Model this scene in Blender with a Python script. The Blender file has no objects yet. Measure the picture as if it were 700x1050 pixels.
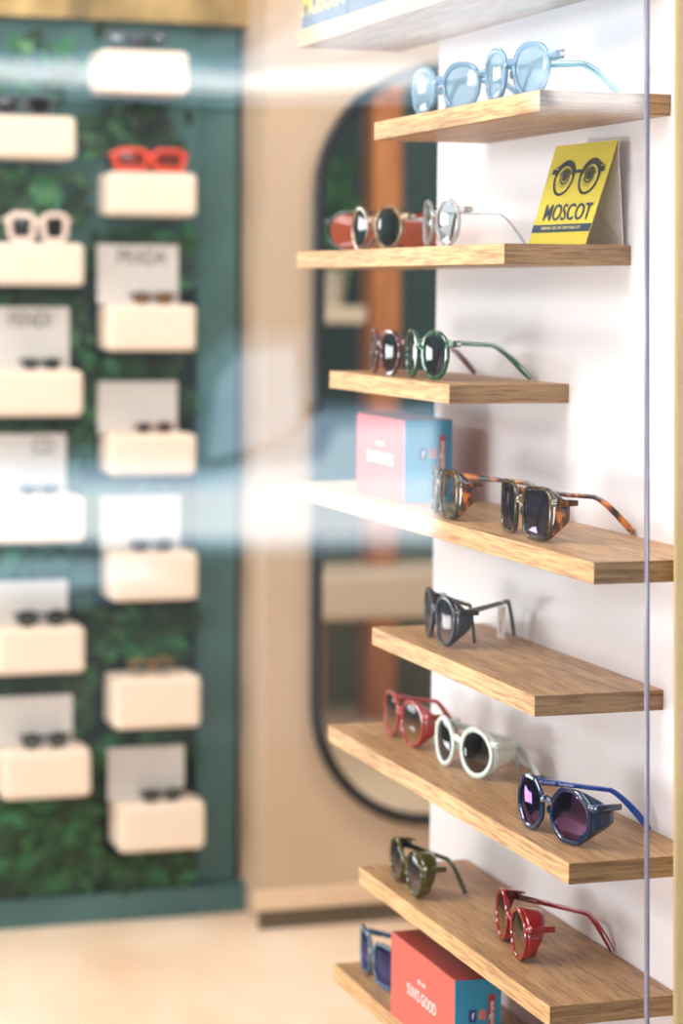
import bpy, bmesh, math, random
from mathutils import Vector, Matrix
random.seed(7)
S = 0.01                                    # everything below is written in centimetres
COL = bpy.context.scene.collection
R = math.radians

# ------------------------------------------------------------------ materials
def newmat(name):
    m = bpy.data.materials.new(name); m.use_nodes = True
    nt = m.node_tree; nt.nodes.clear()
    out = nt.nodes.new('ShaderNodeOutputMaterial')
    return m, nt, out

def srgb(r, g, b):
    f = lambda c: (c/255/12.92) if c/255 <= .04045 else ((c/255+.055)/1.055)**2.4
    return (f(r), f(g), f(b), 1)

def noise_ramp(nt, scale, stops, coord='Object', stretch=(1, 1, 1), detail=4, rough=.6, rnd=False):
    tc = nt.nodes.new('ShaderNodeTexCoord'); mp = nt.nodes.new('ShaderNodeMapping')
    mp.inputs['Scale'].default_value = stretch
    nt.links.new(tc.outputs[coord], mp.inputs['Vector'])
    if rnd:
        oi = nt.nodes.new('ShaderNodeObjectInfo'); mu = nt.nodes.new('ShaderNodeMath'); mu.operation = 'MULTIPLY'
        mu.inputs[1].default_value = 37.0
        nt.links.new(oi.outputs['Random'], mu.inputs[0])
        cb = nt.nodes.new('ShaderNodeCombineXYZ')
        for i in range(3): nt.links.new(mu.outputs[0], cb.inputs[i])
        nt.links.new(cb.outputs[0], mp.inputs['Location'])
    nz = nt.nodes.new('ShaderNodeTexNoise')
    nz.inputs['Scale'].default_value = scale; nz.inputs['Detail'].default_value = detail
    nz.inputs['Roughness'].default_value = rough
    nt.links.new(mp.outputs[0], nz.inputs['Vector'])
    rp = nt.nodes.new('ShaderNodeValToRGB')
    e = rp.color_ramp.elements
    e[0].position, e[0].color = stops[0]; e[1].position, e[1].color = stops[-1]
    for p, c in stops[1:-1]:
        k = e.new(p); k.color = c
    nt.links.new(nz.outputs['Fac'], rp.inputs['Fac'])
    return rp, nz, mp

def mat(name, rgb, rough=.5, metal=0, var=.06, scale=14, spec=.5, coat=0, bump=0, trans=0):
    """principled surface whose colour wanders a little with a noise"""
    m, nt, out = newmat(name)
    b = nt.nodes.new('ShaderNodeBsdfPrincipled')
    c = srgb(*rgb)
    lo = tuple(v*(1-var) for v in c[:3])+(1,); hi = tuple(min(1, v*(1+var)) for v in c[:3])+(1,)
    rp, nz, mp = noise_ramp(nt, scale, [(.3, lo), (.7, hi)])
    nt.links.new(rp.outputs[0], b.inputs['Base Color'])
    b.inputs['Roughness'].default_value = rough; b.inputs['Metallic'].default_value = metal
    b.inputs['Specular IOR Level'].default_value = spec; b.inputs['Coat Weight'].default_value = coat
    b.inputs['Coat Roughness'].default_value = .06
    if bump:
        bp = nt.nodes.new('ShaderNodeBump'); bp.inputs['Strength'].default_value = bump; bp.inputs['Distance'].default_value = .002
        nt.links.new(nz.outputs['Fac'], bp.inputs['Height']); nt.links.new(bp.outputs[0], b.inputs['Normal'])
    if trans:
        t = nt.nodes.new('ShaderNodeBsdfTransparent'); mx = nt.nodes.new('ShaderNodeMixShader')
        tint = tuple(min(1, v**.6) for v in c[:3])+(1,)
        t.inputs[0].default_value = tint; mx.inputs[0].default_value = trans
        nt.links.new(b.outputs[0], mx.inputs[1]); nt.links.new(t.outputs[0], mx.inputs[2])
        nt.links.new(mx.outputs[0], out.inputs[0])
    else:
        nt.links.new(b.outputs[0], out.inputs[0])
    return m

def lens_mat(name, tint, gloss=(255, 255, 255), base=.12, grad=None, haze=0):
    """thin tinted lens: tinted see-through mixed with a mirror gloss; tint may fade from top to bottom"""
    m, nt, out = newmat(name)
    t = nt.nodes.new('ShaderNodeBsdfTransparent'); g = nt.nodes.new('ShaderNodeBsdfGlossy')
    g.inputs['Color'].default_value = srgb(*gloss); g.inputs['Roughness'].default_value = .03
    if grad:
        tc = nt.nodes.new('ShaderNodeTexCoord'); sx = nt.nodes.new('ShaderNodeSeparateXYZ')
        nt.links.new(tc.outputs['Object'], sx.inputs[0])
        mr = nt.nodes.new('ShaderNodeMapRange'); mr.inputs['From Min'].default_value = .006; mr.inputs['From Max'].default_value = .042
        nt.links.new(sx.outputs['Z'], mr.inputs['Value'])
        rp = nt.nodes.new('ShaderNodeValToRGB'); e = rp.color_ramp.elements
        e[0].color = srgb(*grad); e[1].color = srgb(*tint)
        nt.links.new(mr.outputs[0], rp.inputs[0]); nt.links.new(rp.outputs[0], t.inputs[0])
    else:
        t.inputs[0].default_value = srgb(*tint)
    lw = nt.nodes.new('ShaderNodeLayerWeight'); lw.inputs[0].default_value = .35
    ma = nt.nodes.new('ShaderNodeMath'); ma.operation = 'MULTIPLY_ADD'; ma.use_clamp = True
    ma.inputs[1].default_value = .45; ma.inputs[2].default_value = base
    nt.links.new(lw.outputs['Fresnel'], ma.inputs[0])
    mx = nt.nodes.new('ShaderNodeMixShader')
    nt.links.new(ma.outputs[0], mx.inputs[0]); nt.links.new(t.outputs[0], mx.inputs[1]); nt.links.new(g.outputs[0], mx.inputs[2])
    last = mx
    if haze:
        d = nt.nodes.new('ShaderNodeBsdfDiffuse'); d.inputs[0].default_value = srgb(*tint)
        if grad: nt.links.new(rp.outputs[0], d.inputs[0])
        m2 = nt.nodes.new('ShaderNodeMixShader'); m2.inputs[0].default_value = haze
        nt.links.new(mx.outputs[0], m2.inputs[1]); nt.links.new(d.outputs[0], m2.inputs[2]); last = m2
    nt.links.new(last.outputs[0], out.inputs[0])
    return m

def ramp_mat(name, scale, stops, rough=.3, coat=0, stretch=(1, 1, 1), trans=0, detail=3, rnd=False, island=False, nrough=.6):
    m, nt, out = newmat(name)
    b = nt.nodes.new('ShaderNodeBsdfPrincipled'); b.inputs['Roughness'].default_value = rough
    b.inputs['Coat Weight'].default_value = coat; b.inputs['Coat Roughness'].default_value = .05
    rp, nz, mp = noise_ramp(nt, scale, stops, stretch=stretch, detail=detail, rnd=rnd, rough=nrough)
    if island:
        ge = nt.nodes.new('ShaderNodeNewGeometry'); ad = nt.nodes.new('ShaderNodeMath'); ad.operation = 'MULTIPLY_ADD'
        ad.inputs[1].default_value = .45
        sb = nt.nodes.new('ShaderNodeMath'); sb.operation = 'SUBTRACT'; sb.inputs[1].default_value = .22
        nt.links.new(nz.outputs['Fac'], sb.inputs[0]); nt.links.new(sb.outputs[0], ad.inputs[2])
        nt.links.new(ge.outputs['Random Per Island'], ad.inputs[0]); nt.links.new(ad.outputs[0], rp.inputs['Fac'])
    nt.links.new(rp.outputs[0], b.inputs['Base Color'])
    if trans:
        t = nt.nodes.new('ShaderNodeBsdfTransparent'); mx = nt.nodes.new('ShaderNodeMixShader'); mx.inputs[0].default_value = trans
        nt.links.new(rp.outputs[0], t.inputs[0])
        nt.links.new(b.outputs[0], mx.inputs[1]); nt.links.new(t.outputs[0], mx.inputs[2]); nt.links.new(mx.outputs[0], out.inputs[0])
    else:
        nt.links.new(b.outputs[0], out.inputs[0])
    return m

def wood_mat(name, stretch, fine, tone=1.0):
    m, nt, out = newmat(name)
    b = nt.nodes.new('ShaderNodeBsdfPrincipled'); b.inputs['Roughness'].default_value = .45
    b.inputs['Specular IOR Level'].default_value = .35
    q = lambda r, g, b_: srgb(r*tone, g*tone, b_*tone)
    # long grain
    rp, nz, mp = noise_ramp(nt, 5, [(.25, q(138, 104, 70)), (.45, q(178, 138, 96)), (.6, q(194, 154, 110)), (.8, q(212, 176, 132))],
                            stretch=stretch, detail=6, rough=.65, rnd=True)
    nz.inputs['Distortion'].default_value = .6
    # fine dark pores
    rp2, nz2, mp2 = noise_ramp(nt, 60, [(.38, (.5, .45, .4, 1)), (.52, (1, 1, 1, 1))], stretch=fine, detail=3, rnd=True)
    mx = nt.nodes.new('ShaderNodeMix'); mx.data_type = 'RGBA'; mx.blend_type = 'MULTIPLY'; mx.inputs[0].default_value = .8
    nt.links.new(rp.outputs[0], mx.inputs[6]); nt.links.new(rp2.outputs[0], mx.inputs[7])
    nt.links.new(mx.outputs[2], b.inputs['Base Color'])
    bp = nt.nodes.new('ShaderNodeBump'); bp.inputs['Strength'].default_value = .15; bp.inputs['Distance'].default_value = .001
    nt.links.new(nz2.outputs['Fac'], bp.inputs['Height']); nt.links.new(bp.outputs[0], b.inputs['Normal'])
    nt.links.new(b.outputs[0], out.inputs[0])
    return m

def pane_mat():
    m, nt, out = newmat('window_glass')
    t = nt.nodes.new('ShaderNodeBsdfTransparent'); t.inputs[0].default_value = (.97, .985, .98, 1)
    g = nt.nodes.new('ShaderNodeBsdfGlossy'); g.inputs['Roughness'].default_value = .0; g.inputs['Color'].default_value = (.93, .97, 1, 1)
    lw = nt.nodes.new('ShaderNodeLayerWeight'); lw.inputs[0].default_value = .3
    ma = nt.nodes.new('ShaderNodeMath'); ma.operation = 'MULTIPLY_ADD'; ma.inputs[1].default_value = .5; ma.inputs[2].default_value = .15; ma.use_clamp = True
    nt.links.new(lw.outputs['Fresnel'], ma.inputs[0])
    mx = nt.nodes.new('ShaderNodeMixShader')
    nt.links.new(ma.outputs[0], mx.inputs[0]); nt.links.new(t.outputs[0], mx.inputs[1]); nt.links.new(g.outputs[0], mx.inputs[2])
    nt.links.new(mx.outputs[0], out.inputs[0])
    return m

M = {}
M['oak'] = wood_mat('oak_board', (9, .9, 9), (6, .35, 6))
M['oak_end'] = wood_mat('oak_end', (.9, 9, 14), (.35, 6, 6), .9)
M['oak_edge'] = wood_mat('oak_edge', (9, .7, 12), (6, .3, 6), 1.22)  # paler front edge: veneer tone plus haze and light from the left painted in
M['white_wall'] = mat('white_wall', (238, 234, 238), .3, var=.01, spec=.35)
M['back_wall'] = ramp_mat('sand_plaster', 2.0, [(.3, srgb(186, 160, 134)), (.7, srgb(204, 178, 152))], rough=.7, stretch=(1, 1, .3))
M['ledge'] = mat('pale_ledge', (226, 196, 164), .6)
M['plinth_dark'] = mat('plinth_dark', (96, 82, 62), .6)
M['green_panel'] = ramp_mat('deep_green_panel', 5, [(.3, srgb(12, 30, 28)), (.5, srgb(22, 52, 44)), (.7, srgb(40, 78, 70))], rough=.5)
M['teal_frame'] = ramp_mat('teal_frame', 3, [(.3, srgb(52, 88, 90)), (.7, srgb(78, 118, 116))], rough=.35)
M['leaf'] = ramp_mat('leaf', 4.5, [(.12, srgb(6, 22, 10)), (.4, srgb(16, 50, 22)), (.62, srgb(34, 84, 38)), (.8, srgb(44, 116, 72)), (.97, srgb(120, 160, 90))], rough=.4, island=True)
M['gold'] = ramp_mat('gold_bulkhead', 9, [(.3, srgb(96, 78, 44)), (.5, srgb(164, 136, 86)), (.7, srgb(206, 178, 120))], rough=.5, stretch=(1, 1, .35))
M['floor'] = ramp_mat('warm_stone', 2.2, [(.3, srgb(224, 184, 150)), (.5, srgb(240, 212, 184)), (.72, srgb(250, 232, 212))], rough=.45, stretch=(1, .5, 1))
M['ceiling'] = mat('ceiling_white', (235, 230, 222), .8)
M['room_side'] = mat('side_wall', (206, 200, 192), .8)
M['black_metal'] = mat('black_metal', (18, 20, 22), .35, var=.2)
M['post'] = ramp_mat('post_olive_wood', 6, [(.3, srgb(176, 152, 104)), (.7, srgb(202, 178, 130))], rough=.5, stretch=(4, 4, .4))
M['pane'] = pane_mat()
M['pane_edge'] = mat('pane_edge', (132, 126, 146), .2, var=.15)
M['cream'] = mat('cream_box', (238, 218, 198), .6, var=.02)
M['card'] = mat('grey_card', (206, 200, 196), .6, var=.03)
M['ink'] = mat('dark_ink', (24, 28, 34), .5)
M['greyink'] = mat('grey_ink', (92, 86, 84), .6)
M['yellow'] = mat('yellow_print', (208, 192, 66), .35, var=.05, scale=8)
M['navyink'] = mat('navy_ink', (28, 50, 76), .45)
M['lightyellow'] = mat('pale_yellow_ink', (214, 206, 150), .5)
M['yellowink'] = mat('yellow_ink', (246, 216, 50), .5)
M['paper'] = mat('white_paper', (242, 232, 232), .6, var=.02)
M['navybox'] = mat('navy_box', (46, 62, 92), .4)
M['redbox'] = mat('red_carton', (212, 84, 70), .4, var=.05)
M['redtop'] = mat('red_carton_lid', (150, 44, 38), .3)
M['bluebox'] = mat('blue_carton_end', (36, 150, 196), .4, var=.05)
M['whiteink'] = mat('white_ink', (245, 240, 240), .5)
M['fbblue'] = mat('icon_blue', (38, 58, 130), .5)
M['iconpink'] = ramp_mat('icon_pink', 120, [(.35, srgb(210, 90, 120)), (.65, srgb(236, 150, 90))], rough=.5)
M['redlabel'] = mat('red_label', (176, 46, 40), .5)
M['steel'] = mat('steel', (200, 200, 204), .25, metal=1)
M['darkmetal'] = mat('dark_metal', (30, 28, 30), .3, metal=.8)
M['goldmetal'] = mat('gold_metal', (206, 150, 60), .3, metal=1)
M['mirror'] = mat('mirror_glass', (226, 230, 228), .02, metal=1, var=.01)
M['orange_wood'] = ramp_mat('orange_wood', 6, [(.3, srgb(170, 96, 44)), (.7, srgb(216, 140, 80))], rough=.4, stretch=(5, 5, .5))
# eyewear
M['f_crystal_blue'] = mat('acetate_pale_blue', (150, 186, 212), .06, trans=.58, coat=1)
M['f_teal'] = mat('acetate_teal', (6, 118, 128), .2, trans=0, coat=1)
M['f_crystal'] = mat('acetate_crystal', (214, 212, 214), .06, trans=.66, coat=1)
M['f_champagne'] = ramp_mat('acetate_champagne', 60, [(.38, srgb(120, 74, 36)), (.62, srgb(190, 158, 122))], rough=.12, coat=1, trans=.25)
M['f_green'] = mat('acetate_bottle_green', (0, 84, 48), .12, trans=.12, coat=1, var=.25)
M['f_plum'] = mat('acetate_plum', (98, 28, 44), .12, trans=.15, coat=1, var=.2)
M['f_black'] = mat('black_frame', (16, 17, 20), .2, coat=.6)
M['f_tort'] = ramp_mat('tortoiseshell', 75, [(.4, srgb(34, 18, 10)), (.5, srgb(110, 52, 12)), (.58, srgb(206, 110, 22)), (.8, srgb(226, 136, 34))], rough=.12, coat=1, trans=.08, detail=2)
M['f_tortolive'] = ramp_mat('olive_tortoiseshell', 60, [(.38, srgb(30, 26, 16)), (.54, srgb(78, 60, 28)), (.72, srgb(128, 104, 62))], rough=.12, coat=1, trans=.12, detail=2)
M['f_inkblue'] = mat('ink_blue_frame', (26, 34, 50), .3, var=.15, coat=.3)
M['f_olivedark'] = mat('dark_olive_temple', (52, 54, 34), .25, var=.2, coat=.5)
M['f_brick'] = mat('acetate_brick', (176, 44, 34), .2, trans=.12, coat=.8, var=.12)
M['f_white'] = mat('acetate_white', (222, 234, 230), .25, coat=.5, var=.02)
M['f_navy'] = mat('acetate_navy', (16, 46, 86), .12, trans=.12, coat=1, var=.2)
M['f_royal'] = mat('acetate_royal_blue', (22, 70, 166), .15, coat=1, var=.1)
M['f_olive'] = mat('acetate_olive', (78, 78, 8), .1, trans=.25, coat=1, var=.25)
M['f_moss'] = mat('acetate_moss', (58, 74, 38), .15, trans=.1, coat=1, var=.2)
M['f_red'] = mat('acetate_red', (164, 14, 28), .12, trans=.18, coat=1, var=.15)
M['f_steelblue'] = mat('acetate_steel_blue', (52, 100, 132), .15, trans=.12, coat=1, var=.15)
M['f_orange'] = mat('orange_frame', (240, 62, 20), .25, coat=.5)
M['f_blush'] = mat('blush_white_frame', (240, 214, 200), .3, coat=.5)
M['f_greyplum'] = mat('grey_plum_frame', (84, 78, 96), .3, coat=.5)
M['f_brown'] = mat('brown_frame', (62, 30, 24), .3, coat=.5)
M['l_orange'] = lens_mat('lens_orange', (70, 24, 20), base=.1, grad=(230, 90, 50), haze=.35)
M['l_clear'] = lens_mat('lens_demo_clear', (214, 232, 240), base=.16)
M['l_ice'] = lens_mat('lens_ice', (176, 206, 226), base=.12, grad=(166, 196, 218), haze=.3)
M['l_smoke'] = lens_mat('lens_smoke', (38, 38, 42), base=.08, grad=(96, 84, 82))
M['l_green'] = lens_mat('lens_dark_green', (16, 34, 32), base=.1, grad=(34, 62, 58))
M['l_amber'] = lens_mat('lens_amber', (222, 96, 40), base=.05, haze=.4)
M['l_brown'] = lens_mat('lens_brown_fade', (46, 34, 28), base=.09, grad=(172, 126, 80), haze=.5)
M['l_rose'] = lens_mat('lens_rose_fade', (40, 40, 52), base=.09, grad=(150, 120, 112), haze=.4)
M['l_purple'] = lens_mat('lens_purple_mirror', (34, 22, 50), gloss=(186, 140, 210), base=.22)
M['l_violet'] = lens_mat('lens_violet_grey', (54, 50, 78), gloss=(196, 190, 230), base=.16, grad=(110, 100, 110))
M['l_indigo'] = lens_mat('lens_indigo_mirror', (30, 36, 74), gloss=(150, 150, 220), base=.22, grad=(74, 84, 140), haze=.3)
M['out_white'] = mat('reflection_white', (240, 242, 244), .8, var=.03, scale=3)  # tones of the added reflection bands; the dimmer ones feather their edges
M['out_pale'] = mat('reflection_pale_blue', (196, 214, 224), .8, var=.04, scale=3)
M['out_dim'] = mat('reflection_dim_blue', (74, 92, 102), .8, var=.06, scale=3)
M['out_mid'] = mat('reflection_grey_blue', (132, 156, 172), .8, var=.06, scale=3)
M['out_dark'] = mat('dark_render', (26, 30, 32), .7, var=.2, scale=2)
M['asphalt'] = mat('asphalt', (44, 46, 48), .9, var=.2)
M['tealroom'] = mat('teal_room_wall', (34, 70, 72), .6, var=.15, scale=3)
M['olive_panel'] = mat('olive_panel', (112, 116, 84), .7, var=.2, scale=4)
M['pot'] = mat('pale_pot', (206, 196, 180), .6)

# ------------------------------------------------------------------ helpers
def tag(o, label=None, cat=None, group=None, kind=None):
    if label: o['label'] = label
    if cat: o['category'] = cat
    if group: o['group'] = group
    if kind: o['kind'] = kind
    return o

def build(name, bm, m, parent=None, smooth=False, loc=None):
    bmesh.ops.recalc_face_normals(bm, faces=bm.faces[:])
    bmesh.ops.scale(bm, vec=(S, S, S), verts=bm.verts[:])
    me = bpy.data.meshes.new(name); bm.to_mesh(me); bm.free()
    for k in (m if isinstance(m, list) else [m]): me.materials.append(k)
    if smooth:
        for p in me.polygons: p.use_smooth = True
        try: me.set_sharp_from_angle(angle=R(40))
        except Exception: pass
    o = bpy.data.objects.new(name, me); COL.objects.link(o)
    if loc: o.location = Vector(loc)*S
    if parent: o.parent = parent
    return o

def thing(name, loc, rot=0, **k):
    o = bpy.data.objects.new(name, None); COL.objects.link(o)
    o.empty_display_size = .03
    o.location = Vector(loc)*S; o.rotation_euler = (0, 0, R(rot))
    return tag(o, **k)

def bx(bm, lo, hi, bev=0, seg=2):
    g = bmesh.ops.create_cube(bm, size=1)
    vs = g['verts']
    c = [(a+b)/2 for a, b in zip(lo, hi)]; d = [abs(b-a) for a, b in zip(lo, hi)]
    for v in vs: v.co = Vector((c[0]+v.co.x*d[0], c[1]+v.co.y*d[1], c[2]+v.co.z*d[2]))
    if bev:
        es = list({e for v in vs for e in v.link_edges})
        bmesh.ops.bevel(bm, geom=es, offset=bev, segments=seg, profile=.5, affect='EDGES')
    return bm

def boxobj(name, lo, hi, m, bev=0, parent=None, origin=None):
    bm = bmesh.new()
    if origin is None: origin = ((lo[0]+hi[0])/2, (lo[1]+hi[1])/2, lo[2]) if parent is None else (0, 0, 0)
    bx(bm, [a-b for a, b in zip(lo, origin)], [a-b for a, b in zip(hi, origin)], bev)
    return build(name, bm, m, parent, loc=origin)

SEC = [(.5, .28), (.28, .5), (-.28, .5), (-.5, .28), (-.5, -.28), (-.28, -.5), (.28, -.5), (.5, -.28)]
def sweep(bm, pts, sizes, ups, closed=False):
    """rounded-rectangle sweep; sizes (a along up, b along side)"""
    n = len(pts); rings = []
    for i in range(n):
        p = Vector(pts[i])
        a = Vector(pts[(i-1) % n if closed else max(i-1, 0)]); b = Vector(pts[(i+1) % n if closed else min(i+1, n-1)])
        t = (b-a).normalized(); u = Vector(ups[i] if isinstance(ups, list) else ups)
        u = (u-t*u.dot(t)).normalized(); s = t.cross(u)
        ha, hb = sizes[i] if isinstance(sizes, list) else sizes
        rings.append([bm.verts.new(p+u*(q[0]*ha)+s*(q[1]*hb)) for q in SEC])
    for i in range(n if closed else n-1):
        r0, r1 = rings[i], rings[(i+1) % n]
        for k in range(8):
            bm.faces.new((r0[k], r0[(k+1) % 8], r1[(k+1) % 8], r1[k]))
    if not closed:
        bm.faces.new(rings[0]); bm.faces.new(rings[-1][::-1])

def text_obj(name, body, size, mtx, m, parent=None, bold=0, extrude=.01, align='CENTER', shear=0, width=1.0):
    """flat lettering as a mesh; mtx (in cm) places text x/y axes"""
    cu = bpy.data.curves.new('t', 'FONT'); cu.body = body; cu.size = size; cu.align_x = align; cu.align_y = 'CENTER'
    cu.offset = bold; cu.extrude = extrude; cu.shear = shear; cu.resolution_u = 3
    o = bpy.data.objects.new('t', cu); COL.objects.link(o)
    dg = bpy.context.evaluated_depsgraph_get()
    me = bpy.data.meshes.new_from_object(o.evaluated_get(dg))
    COL.objects.unlink(o); bpy.data.objects.remove(o); bpy.data.curves.remove(cu)
    me.transform(Matrix.Diagonal((S, S, S, 1)) @ mtx @ Matrix.Diagonal((width, 1, 1, 1)))
    me.name = name; me.materials.clear(); me.materials.append(m)
    q = bpy.data.objects.new(name, me); COL.objects.link(q)
    if parent: q.parent = parent
    return q

def axes(origin, xdir, ydir):
    x = Vector(xdir).normalized(); y = Vector(ydir).normalized(); z = x.cross(y)
    return Matrix(((x.x, y.x, z.x, origin[0]), (x.y, y.y, z.y, origin[1]), (x.z, y.z, z.z, origin[2]), (0, 0, 0, 1)))

# ------------------------------------------------------------------ eyewear
def outline(kind, w, h, n=40):
    """lens outline in (x outwards, z up), centred"""
    o = []
    for i in range(n):
        t = 2*math.pi*i/n; c, s = math.cos(t), math.sin(t)
        if kind == 'round': x, z = c, s
        elif kind == 'panto':
            e = 2.35; r = (abs(c)**e+abs(s)**e)**(-1/e); x, z = r*c, r*s
            x *= 1+.06*z-.05*max(0, -z)
        elif kind == 'square':
            e = 4.2; r = (abs(c)**e+abs(s)**e)**(-1/e); x, z = r*c, r*s
            x *= 1+.05*z; z += .04*x*(z > 0)
        elif kind == 'octo':
            a = math.pi/4; tt = ((t+a/2) % a)-a/2; r = math.cos(a/2)/math.cos(tt)
            r = .75*r*1.06+.25*1.0; x, z = r*c, r*s
        elif kind == 'aviator':
            e = 2.4; r = (abs(c)**e+abs(s)**e)**(-1/e); x, z = r*c, r*s
            x = x*(1+.1*z)+.12*min(0, z)*-1*.6; z = z*(1 if z > 0 else 1.04)
        else: x, z = c, s
        o.append((x*w/2, z*h/2))
    return o

HINGE_Z = .74
def make_glasses(name, label, cat, pos, ang, frame, lens, shape='round', w=6.4, h=5.7, sp=8.0, rim=.5, dep=.5,
                 temple=None, far_tip=None, near_tip=None, near_fold=84, far_fold=None, far_len=15.5, near_len=12.6,
                 shield=0, shield_mat=None, metal=False, rivets=None, group=None, lettering=None, tall=1.0,
                 bend=.68, hinge_mat=None, wrap=.0165, pads=True, brow=None, detail=40, rise=0.0, shield_full=False):
    root = thing(name, pos, ang, label=label, cat=cat, group=group)
    temple = temple or frame; hinge_mat = hinge_mat or M['steel']
    Y = lambda x: wrap*x*x
    cz = h/2; zh = h*HINGE_Z
    iw, ih = w-rim*2, h-rim*2
    xh = sp/2+w/2+(.45 if not metal else .35); yh = Y(xh)+.95
    # front: two rims, bridge, end pieces in one piece
    bm = bmesh.new()
    for s in (1, -1):
        ol = outline(shape, w-rim, h-rim, detail)
        pts = []; ups = []
        for (x, z) in ol:
            px = s*(sp/2+x); pts.append((px, Y(px), cz+z)); ups.append((s*x/max(.1, w/2), 0, z/max(.1, h/2)))
        sweep(bm, pts, (rim, dep), ups, closed=True)
        # end piece
        zz = zh
        xo = sp/2+w/2*.93
        e = (.8, .45) if not metal else (.22, .22)
        sweep(bm, [(s*(xo-.25), Y(xo), zz-.05), (s*(xo+.3), Y(xo)+.12, zz), (s*xh, Y(xo)+.4, zz), (s*xh, yh, zz)],
              [(e[0]*1.1, e[1]), (e[0], e[1]), (e[0]*.95, e[1]), (e[0]*.85, e[1]*.9)], (0, 0, 1))
    gap = sp/2-w/2
    bzb = cz+h*.14
    bw = (.75, .5) if not metal else (.2, .2)
    sweep(bm, [(-(gap+rim*.8), Y(1)+.0, bzb-.05), (-gap*.55, -.12, bzb+.22), (0, -.2, bzb+.32), (gap*.55, -.12, bzb+.22), ((gap+rim*.8), Y(1), bzb-.05)], bw, (0, 0, 1))
    if brow:
        sweep(bm, [(-(sp/2), Y(sp/2), h-.12), (0, -.1, h-.25), (sp/2, Y(sp/2), h-.12)], (.22, .22), (0, 0, 1))
    build('front_frame', bm, frame, root, smooth=True)
    # lenses
    for s in (1, -1):
        bm = bmesh.new(); ol = outline(shape, iw*1.03, ih*1.03, detail); rings = []
        for r in (1, .8, .55, .28):
            ring = []
            for (x, z) in ol:
                px = s*(sp/2+x*r); ring.append(bm.verts.new((px, Y(px)-.16*(1-r*r), cz+z*r)))
            rings.append(ring)
        cv = bm.verts.new((s*sp/2, Y(sp/2)-.16, cz))
        for a, b in zip(rings, rings[1:]):
            for k in range(len(a)): bm.faces.new((a[k], a[(k+1) % len(a)], b[(k+1) % len(b)], b[k]))
        for k in range(len(ol)): bm.faces.new((rings[-1][k], rings[-1][(k+1) % len(ol)], cv))
        build('lens', bm, lens, root, smooth=True)
    # nose pads
    if pads:
        for s in (1, -1):
            bm = bmesh.new()
            bmesh.ops.create_uvsphere(bm, u_segments=8, v_segments=6, radius=.5)
            for v in bm.verts: v.co = Vector((v.co.x*.3+s*(gap*.75), v.co.y*.6+.5, v.co.z*1.0+cz-.15))
            build('nose_pad', bm, M['l_clear'] if metal else frame, root, smooth=True)
    # temples, each with its hinge
    ca, sa = math.cos(R(-ang)), math.sin(R(-ang))
    for s, tip, fold, ln in ((1, near_tip, near_fold, near_len), (-1, far_tip, far_fold, far_len)):
        hx, hy, hz = s*xh, yh, zh
        ztip = .3
        if tip:
            dx, dy = tip[0]-pos[0], tip[1]-pos[1]
            lx, ly = dx*ca-dy*sa, dx*sa+dy*ca
            vx, vy = lx-hx, ly-hy; L = math.hypot(vx, vy); d = (vx/L, vy/L)
            if len(tip) > 2: ztip = tip[2]
        else:
            f = fold if fold is not None else 6
            d = (-s*math.sin(R(f)), math.cos(R(f))); L = ln
            if f > 60: hy += .15 if s > 0 else .75
        n = 22; pts = []; sz = []
        for i in range(n+1):
            u = i/n; z = hz+(rise-.25)*min(u, bend)/bend if not rise else hz+rise*min(u, bend)/bend
            if u > bend:
                k = (u-bend)/(1-bend); z -= (k**1.35)*(hz+(rise if rise else -.25)-ztip)
            pts.append((hx+d[0]*L*u, hy+d[1]*L*u, z))
            if metal: q = .17 if u < bend+.1 else .3; sz.append((q, q*.9))
            else:
                a = (.78-.24*min(1, u*2.2))*tall if u < bend else (.54+.2*min(1, (u-bend)/.2))*tall
                if i == n: a *= .75
                sz.append((a, .34))
        # denser bend looks smooth enough with 22 steps
        bm = bmesh.new(); sweep(bm, pts, sz, (0, 0, 1))
        t = build('temple', bm, temple, root, smooth=True)
        bm = bmesh.new()
        bx(bm, (hx-.22, yh-.35, zh-.26), (hx+.22, yh+.3, zh+.26), .06, 1)
        build('hinge', bm, hinge_mat, root)
        if metal and ln:
            bm = bmesh.new(); k = int(n*bend)+2
            sweep(bm, [pts[i] for i in range(k, n+1)], [(.34, .3)]*(n+1-k), (0, 0, 1))
            build('temple_tip', bm, M['f_olivedark'] if lens is not M['l_amber'] else M['f_tort'], t, smooth=True)
        if lettering and s < 0:
            o = Vector(pts[5]); side = Vector((-d[1], d[0], 0))
            if side.x < 0: side = -side
            xd = Vector((d[0], d[1], -.02)); o = o+side*.19
            zc = xd.cross(Vector((0, 0, 1)))
            if zc.dot(side) < 0: pass
            text_obj('lettering', lettering, .42, axes(o, xd, (0, 0, 1)), M['whiteink'], t, bold=.004, extrude=.004)
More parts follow.
